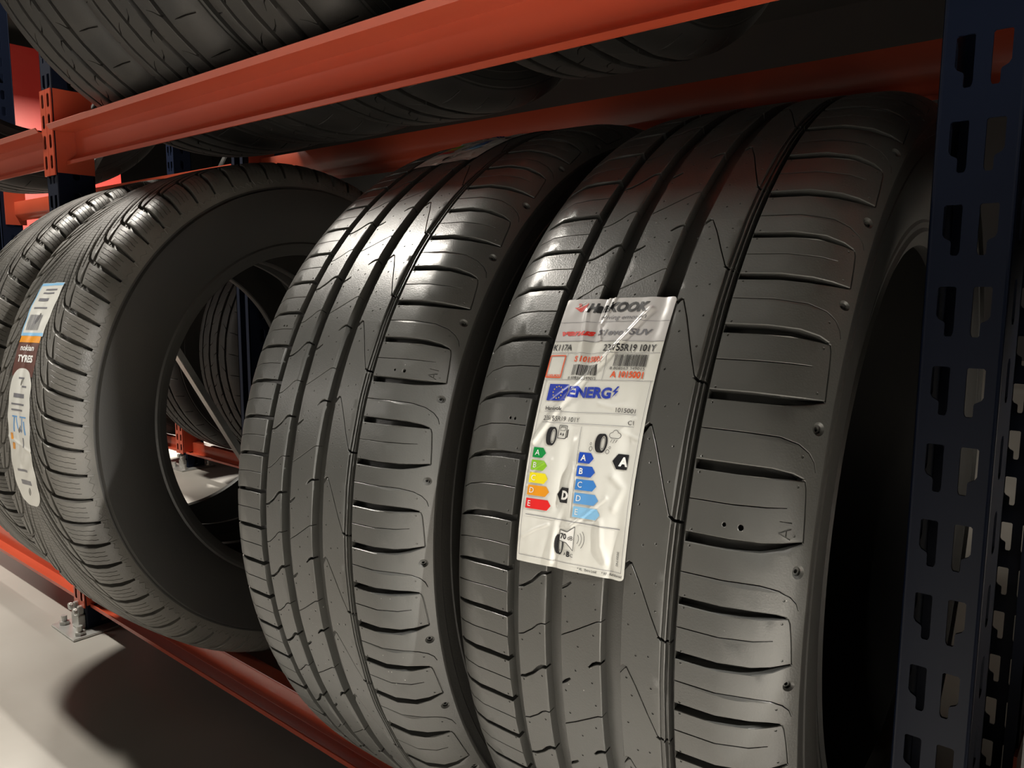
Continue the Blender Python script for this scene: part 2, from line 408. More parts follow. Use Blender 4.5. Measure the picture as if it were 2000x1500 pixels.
T2 = tyre(PA, R_A, (-.5131, .7234, -.2032), .0086, .0148, ph2, 'summer tyre beside the stickered tyre, with a pale sticker on its shaded crown', 'tyres on the lower shelf')
T3 = tyre(PB, R_B, (-1.0677, .7007, -.191), .06, .0251, 0, 'winter tyre with a long narrow sticker down its tread and open centre facing us', 'tyres on the lower shelf')
T4 = tyre(PB, R_B, (-1.3055, .7020, -.185), 0, .0222, 2.0, 'winter tyre behind the one with the long narrow sticker, cut by the left edge', 'tyres on the lower shelf', .980)
Z_U = .588; Y_U = .738
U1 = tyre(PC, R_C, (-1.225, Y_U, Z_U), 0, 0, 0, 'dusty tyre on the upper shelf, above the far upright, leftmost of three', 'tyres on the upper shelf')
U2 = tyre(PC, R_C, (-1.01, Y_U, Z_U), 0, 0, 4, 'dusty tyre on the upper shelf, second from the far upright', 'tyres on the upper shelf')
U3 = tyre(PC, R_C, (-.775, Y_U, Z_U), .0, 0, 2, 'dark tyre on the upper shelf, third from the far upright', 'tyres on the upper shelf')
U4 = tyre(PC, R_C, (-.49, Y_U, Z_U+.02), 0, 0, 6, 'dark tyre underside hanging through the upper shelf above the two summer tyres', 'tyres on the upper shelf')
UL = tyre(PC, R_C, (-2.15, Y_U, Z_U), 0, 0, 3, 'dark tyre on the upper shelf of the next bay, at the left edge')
for k, (x, lb) in enumerate(((.10, 'nearest to the dark upright'), (.33, 'second right of the dark upright'), (.57, 'third right of the dark upright'), (.82, 'fourth right of the dark upright'), (1.06, 'fifth right of the dark upright'))):  # unseen row, added to keep the near lamp off the summer tyre crowns
    tyre(PC, R_C, (x, Y_U+.01, Z_U), 0, 0, k*2.5, 'unseen tyre added for shade on the right-hand upper shelf, '+lb, 'unseen tyres added for shade in the right-hand bay')
TR = tyre(PC, R_C, (.078, .740, -.205), 0, 0, 40, 'black tyre just right of the dark upright, at the right edge')

# ------------------------------------------------------------------ sticker on the summer tyres
RIDGES = [  # (points in label mm, height mm, width mm)
    ([(63, 12), (52, 29), (40, 47), (29, 60), (15, 80), (1, 103)], 2.0, 1.5),
    ([(31, 2), (29.5, 14), (29.5, 24), (33, 33)], 1.5, 1.1), ([(35.5, 2), (33.5, 12), (31, 22)], 1.3, .9),
    ([(17, 12), (20, 28), (22, 44), (22, 60)], 1.1, 1.6), ([(34, 118), (31, 136), (27, 152), (25, 176)], 1.3, 2.4),
    ([(60, 133), (50, 142), (38, 153)], .8, 1.0), ([(2, 164), (12, 158), (21, 154)], .6, .8),
    ([(2, 82), (10, 74), (20, 66)], .7, 1.0), ([(3, 122), (10, 117), (17, 113)], .7, .9), ([(70, 84), (62, 92), (74, 96)], .6, 1.2),
    ([(44, 76), (54, 78), (62, 76)], .7, 1.2), ([(63, 120), (70, 126), (66, 138)], 1.0, 2.2), ([(58, 148), (60, 162), (64, 170)], .9, 2.0)]
def lab_h(X, Y):
    X = np.asarray(X, float); Y = np.asarray(Y, float)
    h = .75+.18*np.sin(X*.21+Y*.05)*np.sin(Y*.09+1)+.06*np.sin(X*.6+Y*.25)*np.sin(Y*.21-X*.15)
    h = h-1.5*np.exp(-((X-28.6)/4.2)**2)*(.75+.25*np.sin(Y*.06))-1.3*np.exp(-((X-69)/4.4)**2)*(.7+.3*np.sin(Y*.07+2))
    for pts, a, wd in RIDGES:
        best = np.full(X.shape, 1e9)
        for (x0, y0), (x1, y1) in zip(pts[:-1], pts[1:]):
            dx, dy = x1-x0, y1-y0; t = np.clip(((X-x0)*dx+(Y-y0)*dy)/(dx*dx+dy*dy), 0, 1)
            best = np.minimum(best, np.hypot(X-x0-t*dx, Y-y0-t*dy))
        h = h+.75*a*np.exp(-(best/(wd*1.15))**2)
    return np.maximum(h, -1.6)
def lab_map(X, Y, lift=0.0, th0=32.5):
    X = np.asarray(X, float); Y = np.asarray(Y, float)
    t = Y-.062*X; wv = X-51.5; th = np.radians(th0)-t/R_A
    a, r = profA(wv, lab_h(X, Y)+lift)
    return np.stack([a, -r*np.cos(th), r*np.sin(th)], -1)/1000
LX0, LX1, LY0, LY1 = -1.2, 77.6, 3.0, 180.3
def sheet(name, mt, parent, x0, x1, y0, y1, step=.7, rc=(0, 0, 0, 0), lift=0, mapf=lab_map):
    """rc = corner radii: top-left, top-right, bottom-left, bottom-right"""
    ny = max(2, int((y1-y0)/step)+1); nx = max(2, int((x1-x0)/step)+1)
    YY = np.linspace(y0, y1, ny); V = []; F = []
    if max(rc): YY = np.unique(np.concatenate([YY, y0+np.linspace(0, 3, 9), y1-np.linspace(0, 3, 9)]))
    ny = len(YY)
    for y in YY:
        def cut(r, d): return r-math.sqrt(max(0, r*r-(r-d)**2)) if d < r else 0
        xl = x0+max(cut(rc[0], y-y0), cut(rc[2], y1-y)); xr = x1-max(cut(rc[1], y-y0), cut(rc[3], y1-y))
        V.append(np.stack([np.linspace(xl, xr, nx), np.full(nx, y)], 1))
    V = np.concatenate(V); P = mapf(V[:, 0], V[:, 1], lift)
    for j in range(ny-1):
        for i in range(nx-1): F.append((j*nx+i, (j+1)*nx+i, (j+1)*nx+i+1, j*nx+i+1))
    return link(name, mesh(name, P, F, 60), mt, parent)
def flat_print(name, mt, parent, polys, lift=.22, mapf=lab_map, maxlen=1.3):
    """polys: list of (verts2d, faces) in label mm, y downwards"""
    bm = bmesh.new()
    for vs, fs in polys:
        bv = [bm.verts.new((x, y, 0)) for x, y in vs]
        for f in fs:
            try: bm.faces.new([bv[i] for i in f])
            except ValueError: pass
    bmesh.ops.triangulate(bm, faces=bm.faces[:])
    for _ in range(5):
        long = [e for e in bm.edges if e.calc_length() > maxlen]
        if not long: break
        bmesh.ops.subdivide_edges(bm, edges=long, cuts=1); bmesh.ops.triangulate(bm, faces=[f for f in bm.faces if len(f.verts) > 3])
    for f in bm.faces:
        if f.normal.z > 0: f.normal_flip()
    me = bpy.data.meshes.new(name); bm.to_mesh(me); bm.free()
    co = np.array([v.co[:2] for v in me.vertices]); P = mapf(co[:, 0], co[:, 1], lift)
    me.vertices.foreach_set('co', P.ravel()); me.update()
    return link(name, me, mt, parent)
_tc = {}
def text2d(s, x, y, cap, width=None, bold=0, shear=0, rot=0, align='L'):
    """letters as flat polygons; (x, y) baseline start in mm, cap = capital height in mm"""
    cu = bpy.data.curves.new('t', 'FONT'); cu.body = s; cu.size = 1; cu.offset = bold; cu.shear = shear; cu.resolution_u = 3
    ob = bpy.data.objects.new('t', cu); C.objects.link(ob)
    me = bpy.data.meshes.new_from_object(ob.evaluated_get(bpy.context.evaluated_depsgraph_get()))
    co = np.array([v.co[:2] for v in me.vertices]); fs = [tuple(p.vertices) for p in me.polygons]
    bpy.data.objects.remove(ob); bpy.data.curves.remove(cu); bpy.data.meshes.remove(me)
    k = cap/.69; sx = k
    if width: sx = width/(co[:, 0].max()-co[:, 0].min())
    X = (co[:, 0]-co[:, 0].min())*sx; Yv = -co[:, 1]*k
    if align == 'R': X -= X.max()
    c, s_ = math.cos(rot), math.sin(rot)
    return [(x+a*c-b*s_, y+a*s_+b*c) for a, b in zip(X, Yv)], fs
def box2(x0, x1, y0, y1, sh=0): return [(x0, y0), (x1, y0), (x1, y1), (x0, y1)], [(0, 1, 2, 3)]
def line2(x0, y0, x1, y1, w=.25):
    d = Vector((x1-x0, y1-y0)).normalized(); n = Vector((-d.y, d.x))*w/2
    return [(x0+n.x, y0+n.y), (x0-n.x, y0-n.y), (x1-n.x, y1-n.y), (x1+n.x, y1+n.y)], [(0, 1, 2, 3)]
def poly2(p): return list(p), [tuple(range(len(p)))]
def ring2(cx, cy, rx, ry, t, n=26, a0=0, a1=2*PI):
    vs = []; fs = []; m = n if abs(a1-a0-2*PI) < 1e-6 else n+1
    for i in range(m):
        a = a0+(a1-a0)*i/n
        vs += [(cx+rx*math.cos(a), cy+ry*math.sin(a)), (cx+(rx-t)*math.cos(a), cy+(ry-t)*math.sin(a))]
    for i in range(n):
        j = (i+1) % m; fs.append((2*i, 2*j, 2*j+1, 2*i+1))
    return vs, fs
def frame2(x0, x1, y0, y1, w=.3): return [line2(x0, y0, x1, y0, w), line2(x0, y1, x1, y1, w), line2(x0, y0, x0, y1, w), line2(x1, y0, x1, y1, w)]
def icon_tyre(x0, x1, y0, y1):
    """small three-quarter tyre pictogram: tread band at left, ring at right"""
    w = x1-x0; h = y1-y0; cx = x0+w*.66; cy = (y0+y1)/2; rx = w*.34; ry = h/2; out = []
    out.append(ring2(cx, cy, rx, ry, rx*.42)); out.append(ring2(cx, cy, rx*.5, ry*.62, .28))
    n = 16; vs = []; 
    for i in range(n+1):
        a = PI/2+PI*i/n; vs.append((cx-w*.30+rx*.9*math.cos(a), cy+ry*.97*math.sin(a)))
    for i in range(n+1):
        a = PI/2+PI*(n-i)/n; vs.append((cx+rx*math.cos(a)-.0, cy+ry*math.sin(a)))
    out.append((vs, [(i, i+1, 2*n+1-i-1, 2*n+1-i) for i in range(n)]))
    return out
def arrow2(x0, x1, y0, y1, tip=2.6): return poly2([(x0, y0), (x1-tip, y0), (x1, (y0+y1)/2), (x1-tip, y1), (x0, y1)])
def bars2(x0, x1, y0, y1, seed):
    r = random.Random(seed); out = []; x = x0
    while x < x1:
        w = r.choice((.22, .22, .44, .66)); out.append(box2(x, min(x+w, x1), y0, y1)); x += w+r.choice((.22, .3, .44))
    return out
def make_sticker(parent):
    root = sheet('sticker', M['film'], parent, LX0, LX1, LY0, LY1, .65, (1.0, 2.8, .6, 2.8))
    root.location = (0, 0, R_A/1000)
    def P(nm, c, polys, lift=.32):
        if nm in ('size_code', 'small_print', 'stock_number'): return [flat_print(nm, INK[c], root, [q], lift) for q in polys]
        return flat_print(nm, INK[c], root, polys, lift)
    tag(sheet('foil_header', M['foil'], root, LX0+.15, LX1-.15, 3.1, 34.4, .65, (1.0, 2.8, 0, 0), .1), 'silver grey foil band across the top of the sticker')
    # brand mark: orange wing of three arcs
    lg = [poly2([(6.2, 9.6), (10.0, 9.6), (16.2, 6.2), (15.4, 9.4), (13.2, 12.6), (12.0, 13.0)]), poly2([(8.6, 6.6), (11.2, 6.6), (11.4, 9.2), (9.6, 9.2)])]
    P('brand_mark', 'red', lg)
    P('brand_mark', 'white', [line2(8.2, 9.0, 13.4, 5.6, .35), line2(9.4, 10.6, 15.4, 6.8, .35)], .42)
    P('brand_name', 'black', [text2d('HanKOOK', 16.8, 13.1, 6.2, 44, .06, .2)])
    P('slogan', 'grey', [text2d('driving emotion', 28.4, 18.7, 2.9, 33, 0, .25)])
    P('range_name', 'red', [text2d('venus', 2.6, 30.2, 3.9, 25, .05, .25)])
    P('range_name', 'grey', [text2d('S1evo\u00b2 SUV', 29.6, 30.0, 3.8, 38.5, .03, .25)])
    rules = [line2(LX0+.3, 20.7, LX1-.3, 20.2), line2(LX0+.3, 34.4, LX1-.3, 34.2), line2(LX0+.3, 42.8, LX1-.3, 42.2), line2(LX0+.3, 61.3, LX1-.3, 60.2), line2(12.4, 42.8, 12.4, 61.2), line2(42, 42.5, 42, 60.8),
             line2(.6, 61.3, .6, 176), line2(75.6, 60.3, 75.6, 175.6), line2(.6, 176, 75.6, 175.6), line2(5, 82.6, 70, 81.4), line2(5, 89.7, 70.2, 88.9), line2(35, 91, 37.6, 147.6), line2(3.2, 149.6, 71.8, 150.3, .4)]
    P('rule_lines', 'grey', rules)
    P('size_code', 'black', [text2d('K117A', -.4, 40.9, 4.1, 14.4, .018), text2d('235/55R19 101Y', 37.2, 41.0, 4.4, 36.2, .018)])
    P('code_frame', 'orange', frame2(-.6, 10.9, 44.6, 59.6, .8)+[text2d('LEARN MORE', .4, 59.0, 1.4, 9.8, .02)])
    P('stock_number', 'orange', [text2d('S 1015001', 18.2, 48.4, 3.6, 20, .035), text2d('A 1015001', 47.2, 58.5, 3.9, 22, .035)])
    P('barcode', 'black', bars2(18.6, 37, 50.6, 57.8, 2)+[text2d('8 808563 349015', 16.8, 60.6, 1.8, 20.5)])
    P('barcode', 'black', bars2(47.4, 69.6, 43.4, 51.2, 5)+[text2d('8 808563 349015', 45.6, 53.5, 1.8, 23.6)])
    P('flag', 'blue', [box2(4.4, 19.4, 64.2, 75.3)])
    st = []
    for i in range(12):
        a = 2*PI*i/12; cx, cy = 11.9+3.6*math.sin(a), 69.7-4.0*math.cos(a)
        st.append(poly2([(cx+(.62 if k % 2 == 0 else .26)*math.sin(PI*k/5), cy-(.62 if k % 2 == 0 else .26)*math.cos(PI*k/5)) for k in range(10)]))
    P('flag_stars', 'yellow', st, .42)
    P('energy_heading', 'blue', [text2d('ENERG', 20.4, 72.1, 6.4, 30.6, .045), poly2([(54.4, 64.4), (51.6, 68.2), (53.4, 68.2), (52.0, 71.8), (55.6, 67.4), (53.6, 67.4), (55.6, 64.4)])])
    P('small_print', 'black', [text2d('Hankook', 5.4, 81.6, 2.4, 12.6, .015), text2d('1015001', 56.6, 80.6, 2.7, 12.6), text2d('235/55R19 101Y', 5.4, 88.4, 3.0, 26.6), text2d('C1', 66.2, 87.8, 2.6, 3.6),
                                text2d('* XL : Extra Load', 45.6, 178.6, 1.5, 13.4, .01), text2d('* RF : Reinforced', 62.6, 178.4, 1.5, 13.6, .01), text2d('2020/740', 71.4, 163.4, 1.5, 8.6, 0, 0, PI/2)])
    # pictograms
    P('tyre_pictogram', 'black', icon_tyre(9.6, 18.2, 92.4, 104.4)); P('tyre_pictogram', 'black', icon_tyre(46.2, 55.4, 94.4, 106.2)); P('tyre_pictogram', 'black', icon_tyre(27.0, 34.2, 158.8, 171.4))
    P('fuel_pump_pictogram', 'black', frame2(19.0, 24.6, 91.2, 99.4, .4)+frame2(20.2, 23.6, 92.2, 94.4, .3)+[line2(25.6, 93.4, 25.6, 98.4, .6), line2(24.6, 98.4, 25.6, 98.4, .4), poly2([(20.2, 97.2), (21, 95.4), (21.6, 97.2)]), poly2([(22.6, 95.6), (23.2, 97), (22.8, 98.2), (22.2, 96.8)])])
    P('rain_cloud_pictogram', 'black', [ring2(57.6, 95.0, 2.0, 1.8, .3, 14, PI*.5, PI*1.45), ring2(59.6, 93.6, 2.1, 2.0, .3, 14, PI*1.0, PI*2.0), ring2(61.8, 95.0, 1.9, 1.8, .3, 14, -PI*.5, PI*.5), line2(57.6, 96.7, 61.8, 96.7, .3),
                                         line2(58, 97.6, 57.2, 99.4, .3), line2(59.8, 97.6, 59.0, 99.8, .3), line2(61.6, 97.6, 60.8, 99.4, .3), ring2(44.4, 104.2, 1.2, 1.5, .3, 12), ring2(44.0, 101.2, .7, .9, .25, 10), ring2(56.4, 105.2, 1.3, 1.4, .3, 12), ring2(57.6, 102.6, .7, .9, .25, 10)])
    gy = (106.4, 114.5, 122.7, 130.7, 139.2); gx = (12.3, 14.7, 16.9, 19.2, 21.6)
    for i, c in enumerate(('g1', 'g2', 'g3', 'g4', 'g5')):
        P('efficiency_arrow', c, [arrow2(2.4, gx[i], gy[i], gy[i]+6.5)]); P('arrow_letter', 'white', [text2d('ABCDE'[i], 4.0, gy[i]+5.0, 3.6, None, .0)], .42)
    by = (106.9, 115.2, 123.5, 131.9, 140.3); bx = (47.8, 50.3, 52.7, 55.2, 57.6)
    for i, c in enumerate(('b1', 'b2', 'b3', 'b4', 'b5')):
        P('wet_grip_arrow', c, [arrow2(37.0+.35*i, bx[i], by[i], by[i]+6.6)]); P('arrow_letter', 'white', [text2d('ABCDE'[i], 38.6+.35*i, by[i]+5.0, 3.6, None, .02 if i < 2 else 0)], .42)
    P('rating_badge', 'black', [poly2([(70.8, 105.8), (70.8, 115.0), (64.0, 115.0), (61.0, 110.4), (64.0, 105.8)])]); P('badge_letter', 'white', [text2d('A', 65.0, 112.8, 5.0, None, .05)], .42)
    P('rating_badge', 'black', [poly2([(33.6, 129.8), (33.6, 139.2), (27.6, 139.2), (25.2, 134.5), (27.6, 129.8)])]); P('badge_letter', 'white', [text2d('D', 28.4, 137.0, 5.0, None, .05)], .42)
    P('noise_backing', 'white', [poly2([(30.6, 156.0), (36.2, 156.6), (36.2, 163.4), (30.6, 162.6)]), poly2([(36.2, 156.6), (41.4, 152.8), (41.4, 167.6), (36.2, 163.4)])], .4)
    P('noise_pictogram', 'black', [line2(30.6, 156.0, 36.2, 156.6, .35), line2(36.2, 156.6, 41.4, 152.8, .35), line2(41.4, 152.8, 41.4, 167.6, .35), line2(41.4, 167.6, 36.2, 163.4, .35), line2(36.2, 163.4, 30.6, 162.6, .35), line2(30.6, 162.6, 30.6, 156, .35),
                                    text2d('70', 31.2, 161.2, 3.2, 4.6, .03), text2d('dB', 36.8, 161.4, 2.6, 3.8), ring2(40.6, 160, 4.4, 4.4, .3, 10, -.7, .7), ring2(40.6, 160, 6.4, 6.2, .3, 12, -.7, .7), ring2(40.6, 160, 8.4, 8.0, .3, 12, -.7, .7),
                                    text2d('A', 34.8, 171.4, 2.0, 1.9), text2d('B', 37.0, 171.6, 3.0, 2.5, .05), text2d('C', 39.9, 171.6, 2.0, 1.9)], .5)
    return root
stk = make_sticker(T1)
stk2 = copy_tree(stk, T2); stk2.rotation_euler = (-math.radians(55.3), 0, 0)
stk2['label'] = 'pale sticker lying in the shade'

# ------------------------------------------------------------------ long sticker on the winter tyre
def wl_map(X, Y, lift=0.0):
    X = np.asarray(X, float); Y = np.asarray(Y, float)
    th = np.radians(31.2)-Y/R_B
    h = .8+.35*np.sin(Y*.09+X*.05)+.5*np.exp(-((Y-205-.25*X)/1.6)**2)+.25*np.sin(X*.21+Y*.23)
    h = h-.5*np.exp(-(X/6)**2)
    a, r = profB(X, h+lift); return np.stack([a, -r*np.cos(th), r*np.sin(th)], -1)/1000
def make_long_sticker(parent):
    root = sheet('sticker', M['film'], parent, -31, 30, 0, 72, 1.2, (1, 1, 1, 1), 0, wl_map); root.location = (0, 0, R_B/1000)
    def P(nm, c, polys, lift=.25):
        if nm in ('blurred_print', 'brand_text', 'pictogram', 'colour_mark'): return [flat_print(nm, INK[c], root, [q], lift, wl_map, 2.5) for q in polys]
        return flat_print(nm, INK[c], root, polys, lift, wl_map, 2.5)
    P('border', 'b5', [box2(-30.5, 29.5, .6, 4.2), box2(-30.5, -28, 4, 68), box2(-30.5, 29.5, 67.6, 71.4)], .12)
    P('blurred_print', 'grey', [box2(-10, 20, 9, 11.2), box2(-12, 17, 14, 16), box2(-16, 10, 22, 26), box2(-20, 14, 34, 36)]); P('barcode', 'grey', bars2(-22, 12, 44, 64, 9))
    b = sheet('brand_band', INK['brown'], root, -29, 27, 71.6, 122, 1.5, (0, 0, 0, 0), -.05, wl_map)
    P('brand_band_top', 'g4', [box2(-29, 27, 71.8, 80)], .2)
    P('brand_text', 'white', [text2d('nokian', -19, 90, 7, 36, .02), text2d('TYRES', -20, 104, 8, 40, .04)])
    V = []
    for i in range(25):
        a = PI*i/24; V.append((-1-29*math.cos(a), 128-16*math.sin(a)))
    s2 = sheet('size_strip', M['film'], root, -31, 28, 112, 284, 1.2, (26, 26, 22, 24), .1, wl_map)
    P('blurred_print', 'grey', [box2(-8, 6, 123, 125), box2(2, 16, 133, 135), box2(-18, 12, 143, 148), box2(-22, 14, 155, 157), box2(-20, 10, 162, 164), box2(8, 11, 196, 208), box2(-4, 8, 186, 189), box2(-16, 10, 236, 239), box2(-14, 12, 250, 256)])
    P('pictogram', 'b4', [line2(-18, 171, -4, 171, 1.6), line2(2, 171, 18, 171, 1.6), line2(-12, 172, -14, 190, 3), line2(-6, 172, -4, 186, 2), line2(8, 172, 4, 190, 2), line2(12, 176, 16, 192, 3)])
    P('colour_mark', 'g4', [box2(-24, -18, 192, 200), box2(-22, -14, 204, 212)])
    return root
make_long_sticker(T3)

# ------------------------------------------------------------------ rack: beams and upright frames
YP = .538; YW = .570; YB = .885; PW = .0445; XL1 = -1.431; XL0 = XL1-PW; XR0 = -.1092; XR1 = XR0+PW
def extrude_x(prof, x0, x1):
    n = len(prof); V = [(x0, y, z) for y, z in prof]+[(x1, y, z) for y, z in prof]
    F = [(i, (i+1) % n, n+(i+1) % n, n+i) for i in range(n)]+[tuple(range(n))[::-1], tuple(range(n, 2*n))]
    return V, F
def slab_poly(path, t):
    """thicken an open (y, z) path into a closed section"""
    P = [Vector(p) for p in path]; L = []; R = []
    for i in range(len(P)):
        d1 = (P[i]-P[i-1]).normalized() if i else (P[1]-P[0]).normalized()
        d2 = (P[i+1]-P[i]).normalized() if i < len(P)-1 else d1
        n = Vector((-d1.y, d1.x))+Vector((-d2.y, d2.x)); n = n/(n.length_squared/2) if n.length > .2 else n
        L.append(P[i]+n*t/2); R.append(P[i]-n*t/2)
    return [tuple(p) for p in L+R[::-1]]
def beam_section(kind):
    t = .002
    if kind == 'upper':      # web with a wide flange and lip at its top and a rolled lip at its foot, open to the aisle
        return slab_poly([(-.0450, .0425), (-.0400, .0362), (-.030, .0352), (0, .0371), (0, .0), (-.003, -.0045), (-.008, -.009), (-.0135, -.0115), (-.016, -.0135), (-.0165, -.019)], t)
    return slab_poly([(.020, .0345), (.001, .0345), (0, .033), (0, .001), (-.001, 0), (-.023, 0), (-.025, .001), (-.025, .0065)], t)
def beam(kind, x0, x1, y, z, front, label, holes=True):
    """z = reference height (relative to the floor); front = +1 opens to -y, -1 mirrored"""
    root = empty('shelf_beam', ((x0+x1)/2, y, z)); tag(root, label, 'shelf beam', 'orange beams of the tyre rack')
    mb = MB(); sec = [(p[0]*front, p[1]) for p in beam_section(kind)]
    mb.add(*extrude_x(sec, x0-(x0+x1)/2+.002, x1-(x0+x1)/2-.002)); mb.build('rail', M['paint'], root, smooth=35)
    hx = (x1-x0)/2
    z0, z1 = (-.037, .103) if kind == 'upper' else (-.0, .119)
    yf = YP-YW-.0022
    for s in (-1, 1):
        cb = MB()
        # wing plate across the beam end
        if front > 0: cb.box((s*hx-.0015, YP-YW+.0004, z0+.004), (s*hx+.0015, .028, z1))
        else: cb.box((s*hx-.0015, -.028, z0+.004), (s*hx+.0015, .032, z1))
        if front > 0:
            # face plate hooked on the post, pierced by its slots
            xa, xb = (s*hx, s*hx+s*PW/2-s*.0006)
            xa, xb = min(xa, xb), max(xa, xb)
            m = (xa+xb)/2
            V, F = pierced(xa, xb, z0, z1, [(m, zc, .0045, .011) for zc in np.arange(z0+.022, z1-.012, .0333)])
            cb.add([(x, yf-.0012, zz) for x, zz in V], F); k = len(V)
            cb.add([(x, yf+.0008, zz) for x, zz in V], [f[::-1] for f in F])
            for a, b, c2, d2 in ((xa, z0, xb, z0), (xb, z0, xb, z1), (xb, z1, xa, z1), (xa, z1, xa, z0)):
                cb.add([(a, yf-.0012, b), (c2, yf-.0012, d2), (c2, yf+.0008, d2), (a, yf+.0008, b)], [(0, 1, 2, 3)])
        cb.build('end_connector', M['paint'], root, smooth=30)
    return root
def pierced(x0, x1, z0, z1, slots, shape='slot'):
    """flat panel with holes; slots = (x, z, half width, half height[, side])"""
    verts = [Vector(p) for p in rect(x0, x1, z0, z1)]; faces = [[0, 1, 2, 3]]
    for sl in slots:
        x, z, a, b = sl[:4]; sd = sl[4] if len(sl) > 4 else 0
        if sd == 0: p = [(x-a, z-b+a*.5), (x-a*.5, z-b), (x+a*.5, z-b), (x+a, z-b+a*.5), (x+a, z+b-a*.5), (x+a*.5, z+b), (x-a*.5, z+b), (x-a, z+b-a*.5)]
        else:      # teardrop: wide head above, narrow tail below, tail on side sd
            q = [(-a, b-.001), (-a, -.15*b), (-a*.75, -.3*b), (-a*.1, -.42*b), (-a*.0, -.5*b), (0, -b+.001), (a*.15, -b), (a*.75, -b), (a*.9, -b+.001), (a, -b+.003), (a, b-.001), (a-.001, b), (-a+.001, b)]
            p = [(x+sd*u, z+v) for u, v in q]
            if area(p) < 0: p = p[::-1]
        n = len(verts); verts += [Vector(q) for q in p]; faces.append(list(range(n, n+len(p))))
    for i in range(1, 1+int((z1-z0)/.05)): verts += [Vector((x0, z0+i*.05)), Vector((x1, z0+i*.05))]
    ov, oe, of, _, _, off = delaunay_2d_cdt(verts, [], faces, 0, 1e-6, True)
    F = [tuple(f) for f, ids in zip(of, off) if ids == [0] or list(ids) == [0]]
    return [tuple(v) for v in ov], F
def plate(mb, V, F, place, t):
    """pierced panel -> solid sheet; place(u, v, d) gives a point, d = depth through the sheet"""
    edges = {}
    for f in F:
        for i in range(len(f)):
            a, b = f[i], f[(i+1) % len(f)]; edges[(a, b)] = 1
    n = len(V)
    vs = [place(u, v, 0) for u, v in V]+[place(u, v, t) for u, v in V]
    fs = list(F)+[tuple(i+n for i in f[::-1]) for f in F]
    for (a, b) in edges:
        if (b, a) not in edges: fs.append((a, b, b+n, a+n))
    mb.add(vs, fs)
def post(parent, x0, y0, z1, front, kind='post', slot0=0.0185):
    """C-shaped post standing on the floor; front = +1 faces -y"""
    mb = MB(); D = .060; t = .002; x1 = x0+PW
    zs = [z for z in np.arange(slot0, z1-.02, .0492)]
    cx = PW/2; sl = []
    for z in zs: sl += [(cx-.0098, z, .0050, .0152, 1), (cx+.0092, z, .0050, .0152, -1)]
    V, F = pierced(0, PW, 0, z1, sl)
    s = front
    plate(mb, V, F, lambda u, v, d: (x0+u, y0+s*d, v), t)
    V2, F2 = pierced(0, D, 0, z1, [(.030, z+.006, .0060, .0140) for z in zs])
    plate(mb, V2, F2, lambda u, v, d: (x0+d, y0+s*u, v), t); plate(mb, V2, F2, lambda u, v, d: (x1-d, y0+s*u, v), t)
    for xa in (x0, x1-.012): mb.box((xa, min(y0+s*(D-t), y0+s*D), 0), (xa+.012, max(y0+s*(D-t), y0+s*D), z1))
    # rounded front edges
    for xa in (x0+.0012, x1-.0012): mb.cyl((xa, y0+s*.0012, 0), (0, 0, 1), .0016, z1, 8)
    return mb.build('post', M['navy'], parent, (0, 0, 0), smooth=30)
def upright_frame(x0, label, ztop=1.75, braces=True, yf=YP, yb=.945):
    root = empty('upright_frame', (x0+PW/2, (yf+yb)/2, 0)); tag(root, label, 'rack upright', 'upright frames of the tyre rack')
    lx, ly = x0+PW/2, (yf+yb)/2
    post(root, -PW/2, yf-ly, ztop, 1); post(root, -PW/2, yb-ly, ztop, -1)
    for y, s in ((yf, 1), (yb, -1)):
        fp = MB(); yy = y-ly; fp.box((-.050, min(yy-s*.035, yy+s*.085), 0), (.050, max(yy-s*.035, yy+s*.085), .004)); fp.build('foot_plate', M['galv'], root, bevel=.001)
        if s > 0:
            bt = MB()
            for bx, by in ((-.034, -.018), (.034, -.018), (.036, .066)): bt.cyl((bx, yy+by, .004), (0, 0, 1), .009, .006, 6); bt.cyl((bx, yy+by, .010), (0, 0, 1), .005, .010, 10)
            bt.build('anchor_bolt', M['galv'], root)
            cl = MB(); cl.box((-.016, yy-.012, .004), (.016, yy-.0005, .030)); cl.box((-.013, yy-.010, .030), (-.004, yy-.001, .050)); cl.box((.004, yy-.010, .030), (.013, yy-.001, .046))
            cl.cyl((-.009, yy-.012, .044), (0, -1, 0), .007, .006, 10); cl.cyl((.009, yy-.012, .038), (0, -1, 0), .007, .006, 10)
            cl.build('foot_clamp', M['galv'], root, bevel=.0012)
    if braces:
        z = H+.144; dz = -.53
        for (za, zb) in ((z, z+dz), (z+.02, z+.02-dz), ):
            br = MB(); br.bar((0, yf+.045-ly, za), (0, yb-.06-ly, zb), (.010, 0, 0), (0, .0065*.87, .0065*.49)); br.build('brace', M['galv'], root, bevel=.001)
    if True:
        hb = MB(); hb.bar((0, yf+.045-ly, .11), (0, yb-.045-ly, .11), (.010, 0, 0), (0, 0, .0065)); hb.build('brace', M['galv'], root, bevel=.001)
    return root
frameR = upright_frame(XR0, 'navy slotted rack upright in shadow at the right edge, nearest to us', braces=False)
frameL = upright_frame(XL0, 'rack upright beyond the winter tyres, standing on a silver foot plate')
frameN = upright_frame(XL0-1.383, 'rack upright at the far end of the next bay, left edge')
zU = H+.2177; zL = H-.579
XB = [(XL0-1.383+PW, XL0), (XL1, XR0), (XR1, XR1+1.337)]
nm = ['next bay beyond the far upright', 'main bay', 'bay right of the dark upright']
